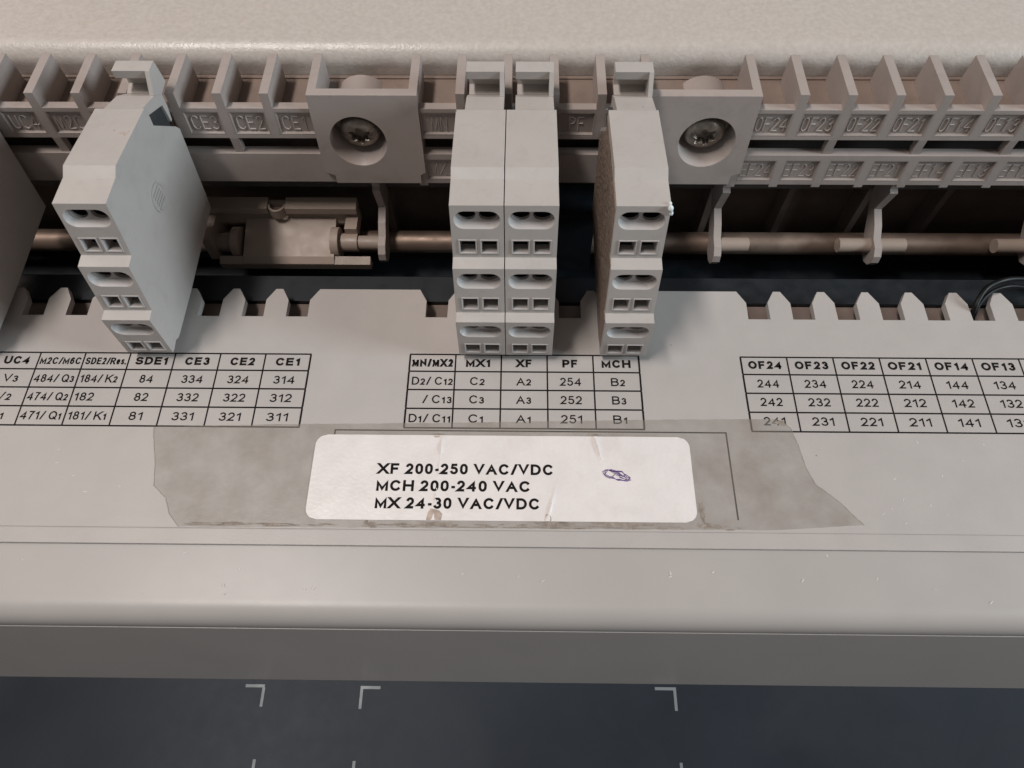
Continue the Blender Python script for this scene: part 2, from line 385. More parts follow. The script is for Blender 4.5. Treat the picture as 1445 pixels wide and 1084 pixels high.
# the MCH slot and the others in the middle group stay as cut
pts = [(XA,49.2),(XB,49.2),(XB,122.4)]
def rnd(): return random.uniform(-.12, .12)
for a, b in reversed(sl):
    pts += [(b+2.3+rnd(),122.5),(b+rnd(),118.6+rnd()),(b+rnd()*.5,112.7),(a,112.7),(a+rnd(),118.5+rnd()),(a-2.3+rnd(),122.5)]
q = []
for p in pts:                                        # drop crossing points between neighbouring teeth
    q.append(p)
pts = q+[(XA,122.4)]
m = MB(); m.prism_z(pts, -2.2, 0); m.build('cover_plate', M_cover, cov)
m = MB(); m.prism_x([(45.1,-1.0),(45.1,-.16),(45.25,-.10),(48.9,-.07),(49.2,-.13),(49.2,-1.0)], XA, XB); m.build('front_strip', M_cover, cov)
# tables
ZP = .03
def table(name, label, xs, ys, tl, sheary=0):
    g = MB(); z = ZP
    for y in ys: g.box(min(xs)-.18, max(xs)+.18, y-.23, y+.23, .004, z)
    for i, x in enumerate(xs):
        w = .21 if 0 < i < len(xs)-1 else .26
        for a, b in zip(ys[1:], ys[:-1]): g.box(x-w, x+w, a+.23, b-.23, .004, z)
    o = g.build(name, M_ink, cov, label=label)
    t = MB(); b = MB()
    for s, x, y, wd_, al, bold in tl:
        text(t if not bold else b, s, x, y, 2.55 if len(s) < 7 or not bold else 2.25, wd_, ZP+.004, (.25 if len(s) < 7 else .20) if bold else .16, al, small=(not bold))
    t.build('cell_lettering', M_ink, o); b.build('header_lettering', M_ink, o)
    return o
TB = [96.1, 90.3, 84.6, 78.8]
YL = [99.9, 94.5, 88.7, 82.9, 77.1]
L0 = -55.4; P = 12.88
xs = [L0-P*i for i in range(0, 9)]
cl = lambda i: L0-P*(i+.5)
T = [('CE1',cl(0)+.3,TB[0],7,'c',1),('CE2',cl(1)+.3,TB[0],7,'c',1),('CE3',cl(2)+.3,TB[0],7,'c',1),('SDE1',cl(3)+.2,TB[0],9.3,'c',1),
     ('SDE2/Res.',cl(4),TB[0],11.5,'c',1),('M2C/M6C',cl(5),TB[0],11.7,'c',1),('UC4',cl(6)+.4,TB[0],7.4,'c',1)]
for i, c in enumerate(('31','32','33')):
    for r, d in enumerate('421'): T.append((c+d, cl(i)+.1, TB[1+r], 6.0, 'c', 0))
for r, d in enumerate('421'): T.append(('8'+d, cl(3)+.1, TB[1+r], 3.8, 'c', 0))
T += [('184/ K2',L0-5*P+.8,TB[1],10.5,'l',0),('182',L0-5*P+.8,TB[2],5.4,'l',0),('181/ K1',L0-5*P+.8,TB[3],10.6,'l',0),
      ('484/ Q3',L0-6*P+.65,TB[1],11.3,'l',0),('474/ Q2',L0-6*P+.65,TB[2],11.3,'l',0),('471/ Q1',L0-6*P+.65,TB[3],11.3,'l',0),
      ('V3',-138.6,TB[1],4.2,'c',0),('V2',-138.6,TB[2],4.2,'c',0),('V1',-138.6,TB[3],4.0,'c',0)]
table('terminal_table', 'left terminal table headed SDE1, CE3, CE2 and CE1', xs, YL, T)
xs = [-27.1+12.92*i for i in range(6)]
cc = lambda i: -27.1+12.92*(i+.5)
T = [('MN/MX2',cc(0),TB[0],11.7,'c',1),('MX1',cc(1),TB[0],7.0,'c',1),('XF',cc(2),TB[0],4.5,'c',1),('PF',cc(3),TB[0],4.4,'c',1),('MCH',cc(4),TB[0],8.2,'c',1),
     ('D2/ C12',-14.65,TB[1],11.4,'r',0),('/ C13',-14.65,TB[2],8.0,'r',0),('D1/ C11',-14.65,TB[3],11.4,'r',0)]
for i, c in enumerate('CA'):
    for r, d in enumerate('231'): T.append((c+d, cc(1+i)-.1, TB[1+r], 4.1, 'c', 0))
for r, d in enumerate('421'): T.append(('25'+d, cc(3), TB[1+r], 5.9, 'c', 0))
for r, d in enumerate('231'): T.append(('B'+d, cc(4)+.2, TB[1+r], 3.9, 'c', 0))
table('terminal_table', 'middle terminal table headed MX1, XF, PF and MCH', xs, [100.1, 94.6, 88.8, 83.0, 77.2], T)
xs = [66.2+13.0*i for i in range(10)]
cr_ = lambda i: 66.2+13.0*(i+.5)
T = []
for i, c in enumerate(('24','23','22','21','14','13','12','11')):
    T.append(('OF'+c, cr_(i)+.1, TB[0], 9.4, 'c', 1))
    for r, d in enumerate('421'): T.append((c+d, cr_(i)+.1, TB[1+r]-.1, 6.0, 'c', 0))
table('terminal_table', 'right terminal table headed OF24 to OF13', xs, [99.9, 94.3, 88.4, 82.6, 76.9], T)
m = MB(); m.box(-45.7,59.35,76.2,76.6,.004,ZP); m.box(-45.7,-45.3,72,76.2,.004,ZP); m.box(58.95,59.35,52.4,76.2,.004,ZP)
m.build('frame_line', M_ink, cov)

# ================================================================ TAPE AND PAPER LABEL
def jag(pts, amp=.12, step=1.5):
    out = []
    for (x0,y0),(x1,y1) in zip(pts, pts[1:]+pts[:1]):
        L = math.hypot(x1-x0, y1-y0); n = max(1, int(L/step))
        for i in range(n): 
            t = i/n; out.append((x0+(x1-x0)*t+random.uniform(-amp, amp)*(i > 0), y0+(y1-y0)*t+random.uniform(-amp, amp)*(i > 0)))
    return out
tp = jag([(-81.6,49.4),(67.3,49.9),(90.4,51.4),(85.3,57.6),(80.3,62.1),(78.7,66.5),(77.8,73),(76.6,78),(73.4,80.6),(43.1,80.2),(-21.4,78.6),(-60,78.0),(-94.6,76.9),(-94.3,75.2),(-91.6,66),(-90.5,60.2),(-86.6,56.9),(-84.7,52.7)], .08)
tape = thing('clear_tape', (0, 62, 0), 'aged yellowish clear tape with torn ends stuck across the cover', 'tape')
m = MB(); n = len(tp); m.add([(x,y,.055) for x,y in tp], [tuple(range(n))]); m.build('tape_film', M_tape, tape)
def blob(cx, cy, rx, ry, z, n=44, j=.45):
    ph = [random.uniform(0, 6.28) for _ in range(3)]
    pts = []
    for i in range(n):
        t = 2*math.pi*i/n; k = 1+j*(.4*math.sin(2*t+ph[0])+.35*math.sin(3*t+ph[1])+.4*math.sin(7*t+ph[2])+.35*math.sin(13*t+ph[0]))+random.uniform(-.12,.12)
        pts.append((cx+rx*k*math.cos(t), cy+ry*k*math.sin(t), z))
    return pts
m = MB()
for i in range(80):
    x = random.choice([random.uniform(-78,-52), random.uniform(-50,60), random.uniform(-30,50)])
    m.add([], []); p = blob(x, 49.95+random.uniform(-.1,.7), random.uniform(.3,3.2), random.uniform(.06,.24), .062+.0002*i); m.add(p, [tuple(range(len(p)))])
for x, y, rx, ry in ((-17.0,50.6,3.8,.7),(13,50.9,4.5,.7),(-33,50.4,1.2,.7),(-34.5,50.9,.6,.5),(30,51.0,7,.45),(52.0,50.8,3.2,.6),(50.3,54.5,.7,2.2),(73.9,79.6,1.3,.5),(74.9,79.0,.8,.35),(-17.5,75.3,1.6,.25),(24,75.5,2,.25)):
    p = blob(x, y, rx, ry, .0845+random.random()*.01); m.add(p, [tuple(range(len(p)))])
m.build('dirt', M_resid, tape, kind='stuff')
for P_ in ([(-94.6,76.9),(-94.3,75.2),(-91.6,66),(-90.5,60.2),(-86.6,56.9),(-84.7,52.7),(-81.6,49.4)], [(90.4,51.4),(85.3,57.6),(80.3,62.1),(78.7,66.5),(77.8,73),(76.6,78),(73.4,80.6)]):
    m = MB(); Q_ = [((1-t/8)*a[0]+t/8*b[0]+random.uniform(-.06,.06), (1-t/8)*a[1]+t/8*b[1]+random.uniform(-.06,.06)) for a, b in zip(P_, P_[1:]) for t in range(8)]+[P_[-1]]; ribbon(m, [(a, b) for a, b in Q_], .06, 1e6, .060); m.build('torn_edge', M_resid, tape)
# paper label, a rounded grid with creases
lab = thing('paper_label', (-1, 63, 0), 'white rounded paper label lettered XF 200-250 VAC/VDC, MCH and MX', 'label')
def lab_h(x, y):
    z = .13
    c1 = -16.5-.05*(75-y); z += .48*math.exp(-((x-c1)/.25)**2)*(.55+.45*math.sin(y*.9))*(1 if y > 66 else .45)
    c2 = 24.0+.42*max(0, 74.8-y)*.55; z += .6*math.exp(-((x-c2)/.32)**2)*math.exp(-((y-72)/4.0)**2)
    c3 = 11.2+.25*(y-52); z += .4*math.exp(-((x-c3)/.4)**2)*math.exp(-((y-55)/4)**2)
    c4 = -13.2; z += .10*math.exp(-((x-c4)/.5)**2)*math.exp(-((y-53)/3.5)**2)
    return z+.02*math.sin(x*.35+y*.2)+.015*math.sin(x*.9-y*.7)
nx, ny = 400, 44; xl, xr_, yb, yt, rad = -50.2, 49.0, 51.6, 75.0, 3.0
vs = []; fs = []
for j in range(ny+1):
    y = yb+(yt-yb)*j/ny; d = min(y-yb, yt-y); ins = rad-math.sqrt(max(0, rad*rad-(rad-d)**2)) if d < rad else 0
    for i in range(nx+1):
        x = xl+ins+(xr_-xl-2*ins)*i/nx; vs.append((x, y, lab_h(x, y)))
for j in range(ny):
    for i in range(nx):
        a = j*(nx+1)+i; fs.append((a, a+1, a+nx+2, a+nx+1))
edge = [i for i in range(nx+1)]+[j*(nx+1)+nx for j in range(1, ny+1)]+[ny*(nx+1)+i for i in range(nx-1,-1,-1)]+[j*(nx+1) for j in range(ny-1, 0, -1)]
k = len(vs); vs += [(vs[e][0], vs[e][1], .07) for e in edge]
for i in range(len(edge)): fs.append((edge[i], edge[(i+1)%len(edge)], k+(i+1)%len(edge), k+i))
m = MB(); m.add(vs, fs); paper = m.build('paper_sheet', M_paper, lab, smooth=True)
def drape(mb, dz):
    mb.v = [(x, y, lab_h(x, y)+dz) for x, y, z in mb.v]
m = MB()
text(m, 'XF 200-250 VAC/VDC', -32.9, 63.9, 3.0, 45.8, .2, .225, small=False)
text(m, 'MCH 200-240 VAC', -32.8, 59.25, 3.0, 39.7, .2, .225, small=False)
text(m, 'MX 24-30 VAC/VDC', -32.7, 54.6, 3.0, 42.0, .2, .225, small=False)
drape(m, .035); m.build('lettering', M_ink, paper)
m = MB()
for (x, y, rx, ry) in ((-17.4,53.3,2.0,1.4),(11.3,52.5,.9,1.0),(-18,74.6,.7,.3)):
    m = MB(); p = [(x-rx,51.65,0),(x+rx*.9,51.65,0),(x+rx,y,0),(x+rx*.6,y+ry*.6,0),(x+rx*.1,y+ry*.85,0),(x-rx*.5,y+ry,0),(x-rx*.8,y+ry*.3,0)] if y < 60 else blob(x, y, rx, ry, 0); m.add(p, [tuple(range(len(p)))])
    drape(m, .028); m.build('stain', M_stain, paper)
m = MB(); sc = []
for t in range(0, 95):
    a = t/95*6.283*2.6+.4; k = 1-.25*(t/95)
    sc.append((29.3+3.7*k*math.cos(a)*(1+.08*math.sin(3*a))+.25*math.sin(t), 64.1-1.35*k*math.sin(a)-.33*(math.cos(a))*2.4+.12*math.sin(t*1.7)))
sc += [(31.3+.9*math.sin(t*2.3)-.13*t, 63.2+.55*math.cos(t*2.3)+.10*t) for t in range(14)]+[(27.2,65.5),(29.6,64.9),(32.0,63.2),(29.5,64.9),(28.2,63.7)]
m.tube([(x, y, lab_h(x, y)+.05) for x, y in sc], .085, 5); m.build('pen_scribble', M_pen, paper)

# ================================================================ TERMINAL RAIL
rail = thing('terminal_rail', (0, 159, 9), 'long beige moulded rail with dividers and moulded column names behind the blocks', 'rail')
yf = lambda z: 159-.125*(40.2-z)                    # leaning front face
FW = 1.25                                           # half thickness of a divider
ks_l = [RL+13*k for k in range(-10, 1)]; ks_c = [RC+13*k for k in range(-2, 4)]; ks_r = [RR+13*k for k in range(0, 10)]
def divider(x, foot=26.0):
    m = MB()
    m.prism_x([(yf(40.2),40.2),(175.4,40.2),(175.4,30.9),(160.9,30.9),(160.9,foot),(yf(foot),foot)], x-FW, x+FW)
    m.build('divider', M_rail, rail)
for x in ks_l[:-1]+ks_c[1:-1]+ks_r[1:]: divider(x)
UP = {'l': {-1:'CE1',-2:'CE2',-3:'CE3',-4:'SDE1',-5:'SDE2',-6:'M2C',-7:'UC4'}, 'c': {-2:'MN',-1:'MX1',0:'XF',1:'PF',2:'MCH'},
      'r': dict(enumerate(('OF24','OF23','OF22','OF21','OF14','OF13','OF12','OF11')))}
LO = {'l': {}, 'c': {-2: 'MX2'}, 'r': dict(enumerate(('EF24','EF23','EF22','EF21','EF14','EF13','EF12','EF11')))}
WD = {2: 4.6, 3: 7.9, 4: 8.9}
def bars(x0, x1, za, zb, ztop, zbot, back, cells):
    """strip between x0 and x1: top and bottom bars"""
    m = MB()
    m.prism_x([(yf(ztop),ztop),(back,ztop),(back,za),(yf(za),za)], x0, x1)
    m.prism_x([(yf(zb),zb),(back,zb),(back,zbot),(yf(zbot),zbot)], x0, x1)
    m.build('frame_bar', M_rail, rail)
def cell(x, name, z0, z1, wl=1.28, wr=11.72, dep=.75, hgt=4.1):
    """recessed plate with a sloped border, between two dividers"""
    m = MB(); a, b = x+wl, x+wr; i = .55
    y0 = lambda z: yf(z); y1 = lambda z: yf(z)+dep
    o_ = [(a,y0(z0),z0),(b,y0(z0),z0),(b,y0(z1),z1),(a,y0(z1),z1)]
    i0 = .75
    e = [(a+.35,y0(z0+.5),z0+.5),(b-.35,y0(z0+.5),z0+.5),(b-.35,y0(z1-.2),z1-.2),(a+.35,y0(z1-.2),z1-.2)]
    q = [(a+i,y1(z0+i0),z0+i0),(b-i,y1(z0+i0),z0+i0),(b-i,y1(z1-.3),z1-.3),(a+i,y1(z1-.3),z1-.3)]
    m.loft([o_, e, q], True)
    bk = [(p[0], 160.6, p[2]) for p in o_]
    m.loft([o_, bk], True)
    pl = m.build('label_plate', M_label, rail)
    if name:
        t = MB(); stroke_text(t, name, (a+b)/2+.1, WD[len(name)], z0+1.55, hgt, lambda z: yf(z)+dep+.02, 0)
        t.build('lettering', M_letter, pl)
ZU1, ZU0 = 34.5, 27.0
def group(g, base, ks, low_from=None):
    for k in ks:
        x = base+13*k
        bars(x+FW, x+13-FW, ZU1, ZU0, 35.6, 26.0, 160.9, True)
        cell(x, UP[g].get(k), ZU0, ZU1)
group('l', RL, range(-10, 0)); group('c', RC, range(-2, 3)); group('r', RR, range(0, 9))
# pocket floor, rear lip
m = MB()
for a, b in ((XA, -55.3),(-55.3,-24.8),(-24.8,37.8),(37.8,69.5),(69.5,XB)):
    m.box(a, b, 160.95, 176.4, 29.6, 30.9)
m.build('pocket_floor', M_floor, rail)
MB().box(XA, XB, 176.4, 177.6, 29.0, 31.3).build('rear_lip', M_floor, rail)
# lower strip
def low_plain(x0, x1):
    m = MB(); m.prism_x([(yf(20.7),20.7),(159.6,20.7),(159.6,10.6),(yf(10.6),10.6)], x0, x1); m.build('lower_strip', M_rail, rail)
low_plain(XA, -52.2); low_plain(-1.25-11.5, 40)
def low_cell(x, name):
    a, b = x+FW, x+13-FW
    m = MB()
    m.prism_x([(yf(20.7),20.7),(159.6,20.7),(159.6,18.9),(yf(18.9),18.9)], a, b)
    m.prism_x([(yf(11.4),11.4),(159.6,11.4),(159.6,10.2),(yf(10.2),10.2)], a, b)
    m.build('frame_bar', M_rail, rail)
    m2 = MB(); dep = .75
    z0, z1 = 11.4, 18.9
    o_ = [(a+.03,yf(z0),z0),(b-.03,yf(z0),z0),(b-.03,yf(z1),z1),(a+.03,yf(z1),z1)]
    e = [(a+.35,yf(z0+.5),z0+.5),(b-.35,yf(z0+.5),z0+.5),(b-.35,yf(z1-.2),z1-.2),(a+.35,yf(z1-.2),z1-.2)]
    q = [(a+.55,yf(z0)+dep,z0+.75),(b-.55,yf(z0)+dep,z0+.75),(b-.55,yf(z1)+dep,z1-.3),(a+.55,yf(z1)+dep,z1-.3)]
    m2.loft([o_, e, q], True); m2.loft([o_, [(p[0],159.3,p[2]) for p in o_]], True)
    pl = m2.build('label_plate', M_label, rail)
    t = MB(); stroke_text(t, name, (a+b)/2-.1, WD[len(name)], z0+1.5, 4.1, lambda z: yf(z)+dep+.1, 0); t.build('lettering', M_letter, pl)
def low_post(x, foot=9.3):
    m = MB(); m.prism_x([(yf(20.7),20.7),(159.6,20.7),(159.6,foot),(yf(foot),foot)], x-FW, x+FW); m.build('divider', M_rail, rail)
for k in range(0, 9): low_cell(RR+13*k, LO['r'].get(k, 'EF11')); low_post(RR+13*k+13)
low_post(RR)
low_cell(-26.0, 'MX2'); low_post(-13.0+.0); low_post(-26.0)
for k in range(-10, 0):                              # small feet under the plain strip
    MB().box(RL+13*k+11.6, RL+13*k+14.0, 157.2, 159.4, 9.4, 10.6).build('foot', M_rail, rail)
# posts in the slot between the strips
for x in (93.7, 119.5, 145.5, 171.5, -79.6, -105.6, -131.6, -157.6, 11.5):
    MB().box(x-1.2, x+1.2, 157.2, 159.4, 20.7, 26.0).build('post', M_rail, rail)
# rear web
m = MB(); m.box(XA, XB, 165.2, 166.6, -2.0, 29.5); m.build('rear_web', M_dark, rail)

# screw housings
def housing(x0, x1, cx, mir):
    ly = lambda z: 158.2-.14*(40.3-z)
    top, bot = 40.3, 11.3
    poly = [(x0, top), (x0, 15.2), (x0+2.9 if mir < 0 else x0, 14.0), (x0+2.9 if mir < 0 else x0, bot), (x1-2.6 if mir > 0 else x1-1.6, bot),
            (x1-2.6 if mir > 0 else x1-1.6, 14.2), (x1, 15.2), (x1, top)]
    cz, r = 25.7, 8.15
    nrm = Vector((0, -1, -.14)).normalized(); up = Vector((0, .14, 1)).normalized()*1.0
    c = Vector((cx, ly(cz), cz)); n = 56
    ring = lambda rr, dp: [c+rr*(math.cos(2*math.pi*i/n)*Vector((1,0,0))+math.sin(2*math.pi*i/n)*Vector((0, .14, 1)).normalized())-nrm*dp for i in range(n)]
    m = MB()
    m.sheet([[Vector((x, ly(z), z)) for x, z in poly], ring(r, 0)])
    N = len(poly); m.loft([[Vector((x, ly(z), z)) for x, z in poly], [Vector((x, max(ly(z)+2.4, 160.9 if z > 30 else ly(z)+2.4), z)) for x, z in poly]])
    m.loft([ring(r, 0), ring(r-.15, .4), ring(r-.5, 9.5)])
    h = m.build('screw_housing', M_rail, rail, smooth=True)
    for xa, xb in ((x0, x0+2.4), (x1-2.4, x1)):
        MB().prism_x([(160.9,40.3),(175.4,40.3),(175.4,30.9),(162,30.9),(162,16.5),(ly(16.5)+2.35,16.5),(ly(26)+2.35,26),(ly(30)+2.35,30.8),(160.9,30.9)], xa, xb).build('side_wall', M_rail, h)
    # boss around the screw
    m = MB(); cc_ = Vector((cx, 165.5, 26.2))
    R1 = 8.0
    rr = lambda R_, y: [(cx+R_*math.cos(2*math.pi*i/n), y, 25.6+R_*math.sin(2*math.pi*i/n)) for i in range(n)]
    m.loft([rr(R1, 160.5), rr(R1, 175)], True, False)
    m.build('boss', M_rail, h, smooth=True)
housing(-55.2, -24.8, -43.2, -1)
housing(37.5, 69.5, 57.3, 1)
def screw(cx, rot, label):
    c = Vector((cx, 158.2-.14*(40.3-25.7), 25.7)); nrm = Vector((0, -1, -.14)).normalized()
    ux = Vector((1,0,0)); uz = Vector((0, -.14, 1)).cross(Vector((1,0,0))); uz = nrm.cross(ux).normalized()*-1
    uz = Vector((0,-.14,1)).normalized() if False else ux.cross(nrm).normalized()
    base = c-nrm*4.3
    t = thing('torx_screw', base, label, 'screw', 'screws in the rail housings')
    n = 72
    def ring(rf, dp): return [base+ux*(rf(a)*math.cos(a+rot))+uz*(rf(a)*math.sin(a+rot))+nrm*dp for a in [2*math.pi*i/n for i in range(n)]]
    star = lambda k: (lambda a: k*(2.75+.62*math.cos(6*a)))
    m = MB()
    m.loft([ring(lambda a: 5.9, -2.5), ring(lambda a: 5.9, .3), ring(lambda a: 5.6, 1.2), ring(lambda a: 4.9, 1.9), ring(lambda a: 4.2, 2.25), ring(star(1.08), 2.4), ring(star(.98), 2.0), ring(star(.9), .3)], True)
    m.build('screw_head', M_screw, t, smooth=True)
    m = MB(); m.loft([ring(lambda a: 7.55, -3.0), ring(lambda a: 7.55, -2.4), ring(lambda a: 3, -2.4)]); m.build('washer', M_screw, t)
screw(-43.2+.2, .5, 'dark torx screw in the left housing between the CE1 and MN columns')
screw(57.3-.3, .25, 'dark torx screw in the right housing between the MCH and OF24 columns')

# partition walls and a brown inner wall far behind the arms
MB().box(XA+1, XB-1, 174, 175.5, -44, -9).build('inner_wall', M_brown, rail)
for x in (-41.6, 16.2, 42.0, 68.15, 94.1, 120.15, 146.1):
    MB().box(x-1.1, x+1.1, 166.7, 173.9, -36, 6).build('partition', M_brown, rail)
# hanging arms around the pin
def arm(x):
    pr = [(157.3,12),(157.2,6.4),(155.9,5.8),(158.5,-4.1),(153.6,-6.4),(150.2,-9.0),(147.0,-9.6),(144.8,-11.6),(144.3,-14.0),(145.6,-16.6),(148.2,-18.0),(152,-17.2),(157,-12),(165,-3),(165,12)]
    MB().prism_x(pr, x-1.2, x+1.2).build('arm', M_rail, rail)
arm(68.15); arm(120.15); arm(172.15); arm(-41.6); 
# pins carried by the arms
def pin(x0, x1, y=150.4, z=-12.5, r=2.35):
    m = MB(); m.cyl((x0,y,z), (x1,y,z), r, 28); m.build('pin', M_tan, rail, smooth=True)
pin(69.4, 79.0); pin(108.6, 118.9); pin(121.4, 130.4); pin(160.0, 170.9); pin(-53.0, -42.8)

# ================================================================ SHAFT, LEVER, INSIDE PIECES
m = MB(); m.cyl((XA+1,155.5,-18.0), (XB-1,155.5,-18.0), 3.7, 40)
tag(m.build('steel_shaft', M_steel, smooth=True), 'dull brown steel shaft running across the dark opening below the rail', 'shaft')
lev = thing('latch_lever', (-73, 150, -14), 'tan plastic latch lever with notched top bar on the shaft', 'lever')
m = MB(); bx0, bx1, nc = -103.0, -49.8, -76.0
bar = [(156.4,-2.9),(160.7,-2.2),(160.7,-5.6),(156.4,-5.4)]
m.prism_x(bar, bx0, nc-2.9); m.prism_x(bar, nc+2.9, bx1)
m.prism_x([(159.6,-3.4),(160.7,-3.4),(160.7,-5.6),(159.6,-5.6)], nc-2.9, nc+2.9)
m.build('top_bar', M_tan, lev)
m = MB(); n = 14
outer = [(nc+2.9*math.cos(math.pi+math.pi*i/n), 158.4+3.2*math.sin(math.pi+math.pi*i/n)) for i in range(n+1)]
inner = [(nc+2.2*math.cos(2*math.pi-math.pi*i/n), 158.4+2.4*math.sin(2*math.pi-math.pi*i/n)) for i in range(n+1)]
m.prism_z(outer+inner, -6.6, -3.0); m.build('notch', M_tan, lev, smooth=True)
m = MB(); m.prism_x([(158.8,-5.5),(160.4,-5.6),(160.4,-10.5),(157.4,-12),(157,-10.5)], -101, -51); m.build('rib', M_tan, lev)
m = MB(); m.prism_x([(157.5,-8.5),(144.5,-12.4),(142.6,-14.0),(143.4,-16),(158,-13)], -87.5, -57.5); m.build('panel', M_tan, lev)
m = MB(); m.prism_x([(145.0,-12.9),(142.6,-14.2),(142.9,-17),(145.5,-17.5)], -95.5, -45.6); m.build('bottom_bar', M_tan, lev)
for x in (-58.6, -91.3):
    m = MB(); m.cyl((x,150.4,-12.6), (x+2.6,150.4,-12.6), 5.1, 36); m.build('ring', M_tan, lev, smooth=True)
for a, b in ((-98.5,-91.4), (-56.0,-50.0)):
    m = MB(); m.cyl((a,150.4,-12.5), (b,150.4,-12.5), 3.0, 28); m.build('sleeve', M_tan, lev, smooth=True)
MB().box(-99.5,-96.5,146,161,-16,-6).build('bracket', M_tan, lev); MB().box(-54,-50,152,161,-12,-7.5).build('bracket', M_tan, lev)
# dark beams below the comb
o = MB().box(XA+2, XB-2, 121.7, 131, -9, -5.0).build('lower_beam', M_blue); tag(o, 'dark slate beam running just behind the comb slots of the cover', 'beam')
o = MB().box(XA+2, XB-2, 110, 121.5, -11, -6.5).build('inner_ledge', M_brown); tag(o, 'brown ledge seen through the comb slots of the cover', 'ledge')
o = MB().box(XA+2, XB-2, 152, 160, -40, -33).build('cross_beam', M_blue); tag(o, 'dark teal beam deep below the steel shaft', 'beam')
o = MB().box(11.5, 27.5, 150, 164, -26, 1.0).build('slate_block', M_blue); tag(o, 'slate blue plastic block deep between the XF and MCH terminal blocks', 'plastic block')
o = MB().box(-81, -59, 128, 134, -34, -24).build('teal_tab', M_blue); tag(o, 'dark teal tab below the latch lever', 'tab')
def cable(pts, r, label, group=None):
    P = []
    for i in range(len(pts)-1):                      # Catmull-Rom
        p0, p1, p2, p3 = [Vector(pts[max(0, min(len(pts)-1, i+d))]) for d in (-1, 0, 1, 2)]
        for s_ in range(10):
            t = s_/10; P.append(.5*((2*p1)+(-p0+p2)*t+(2*p0-5*p1+4*p2-p3)*t*t+(-p0+3*p1-3*p2+p3)*t**3))
    P.append(Vector(pts[-1])); m = MB(); m.tube(P, r, 12)
    tag(m.build('cable', M_wire, smooth=True), label, 'cable', group)
cable([(137,113.5,-9),(136.4,115.6,-1),(137.3,118.6,2.2),(141,122.6,3.2),(148,125.4,3),(160,129,-2)], .72, 'black wire curving out of the comb at the right edge')
cable([(138.2,113.2,-9),(137.6,115.6,-2),(138.6,118.4,.8),(142.5,121.8,1.8),(149,124,1.5),(160,127,-4)], .5, 'thinner black wire lying inside the curve of the larger wire')
cable([(-146,112,-22),(-138,122,-16),(-128,128,-14),(-119,136,-20),(-110,150,-35)], 1.3, 'grey black cable deep behind the comb at the left')
cable([(-150,126,-20),(-140,131,-15),(-130,124,-17),(-122,114,-24)], 1.1, 'second dark cable crossing deep behind the comb at the left')

# ================================================================ TERMINAL BLOCKS
BW = 12.75
FACES = [((112.1,48.0),(108.6,33.3)), ((105.2,33.0),(102.1,18.5)), ((99.1,18.3),(98.3,3.2))]
BODY = [(98.3,3.2),(99.1,18.3),(102.1,18.5),(105.2,33.0),(108.6,33.3),(112.1,48.0),(120.4,47.9),(122.9,49.3),(145.3,46.8),(145.7,44.1),(145.2,41.4),
        (154.6,32.6),(155.9,30.6),(150.6,4.2),(120.1,2.5),(104,2.3),(102.3,3.4),(99.5,3.0)]
def stadium(cx, ct, w, h, n=10):
    r = h/2; a = []
    for i in range(n+1): t = math.pi/2-math.pi*i/n; a.append((cx+w/2-r+r*math.cos(t), ct+r*math.sin(t)))
    for i in range(n+1): t = -math.pi/2-math.pi*i/n; a.append((cx-w/2+r+r*math.cos(t), ct+r*math.sin(t)))
    return a
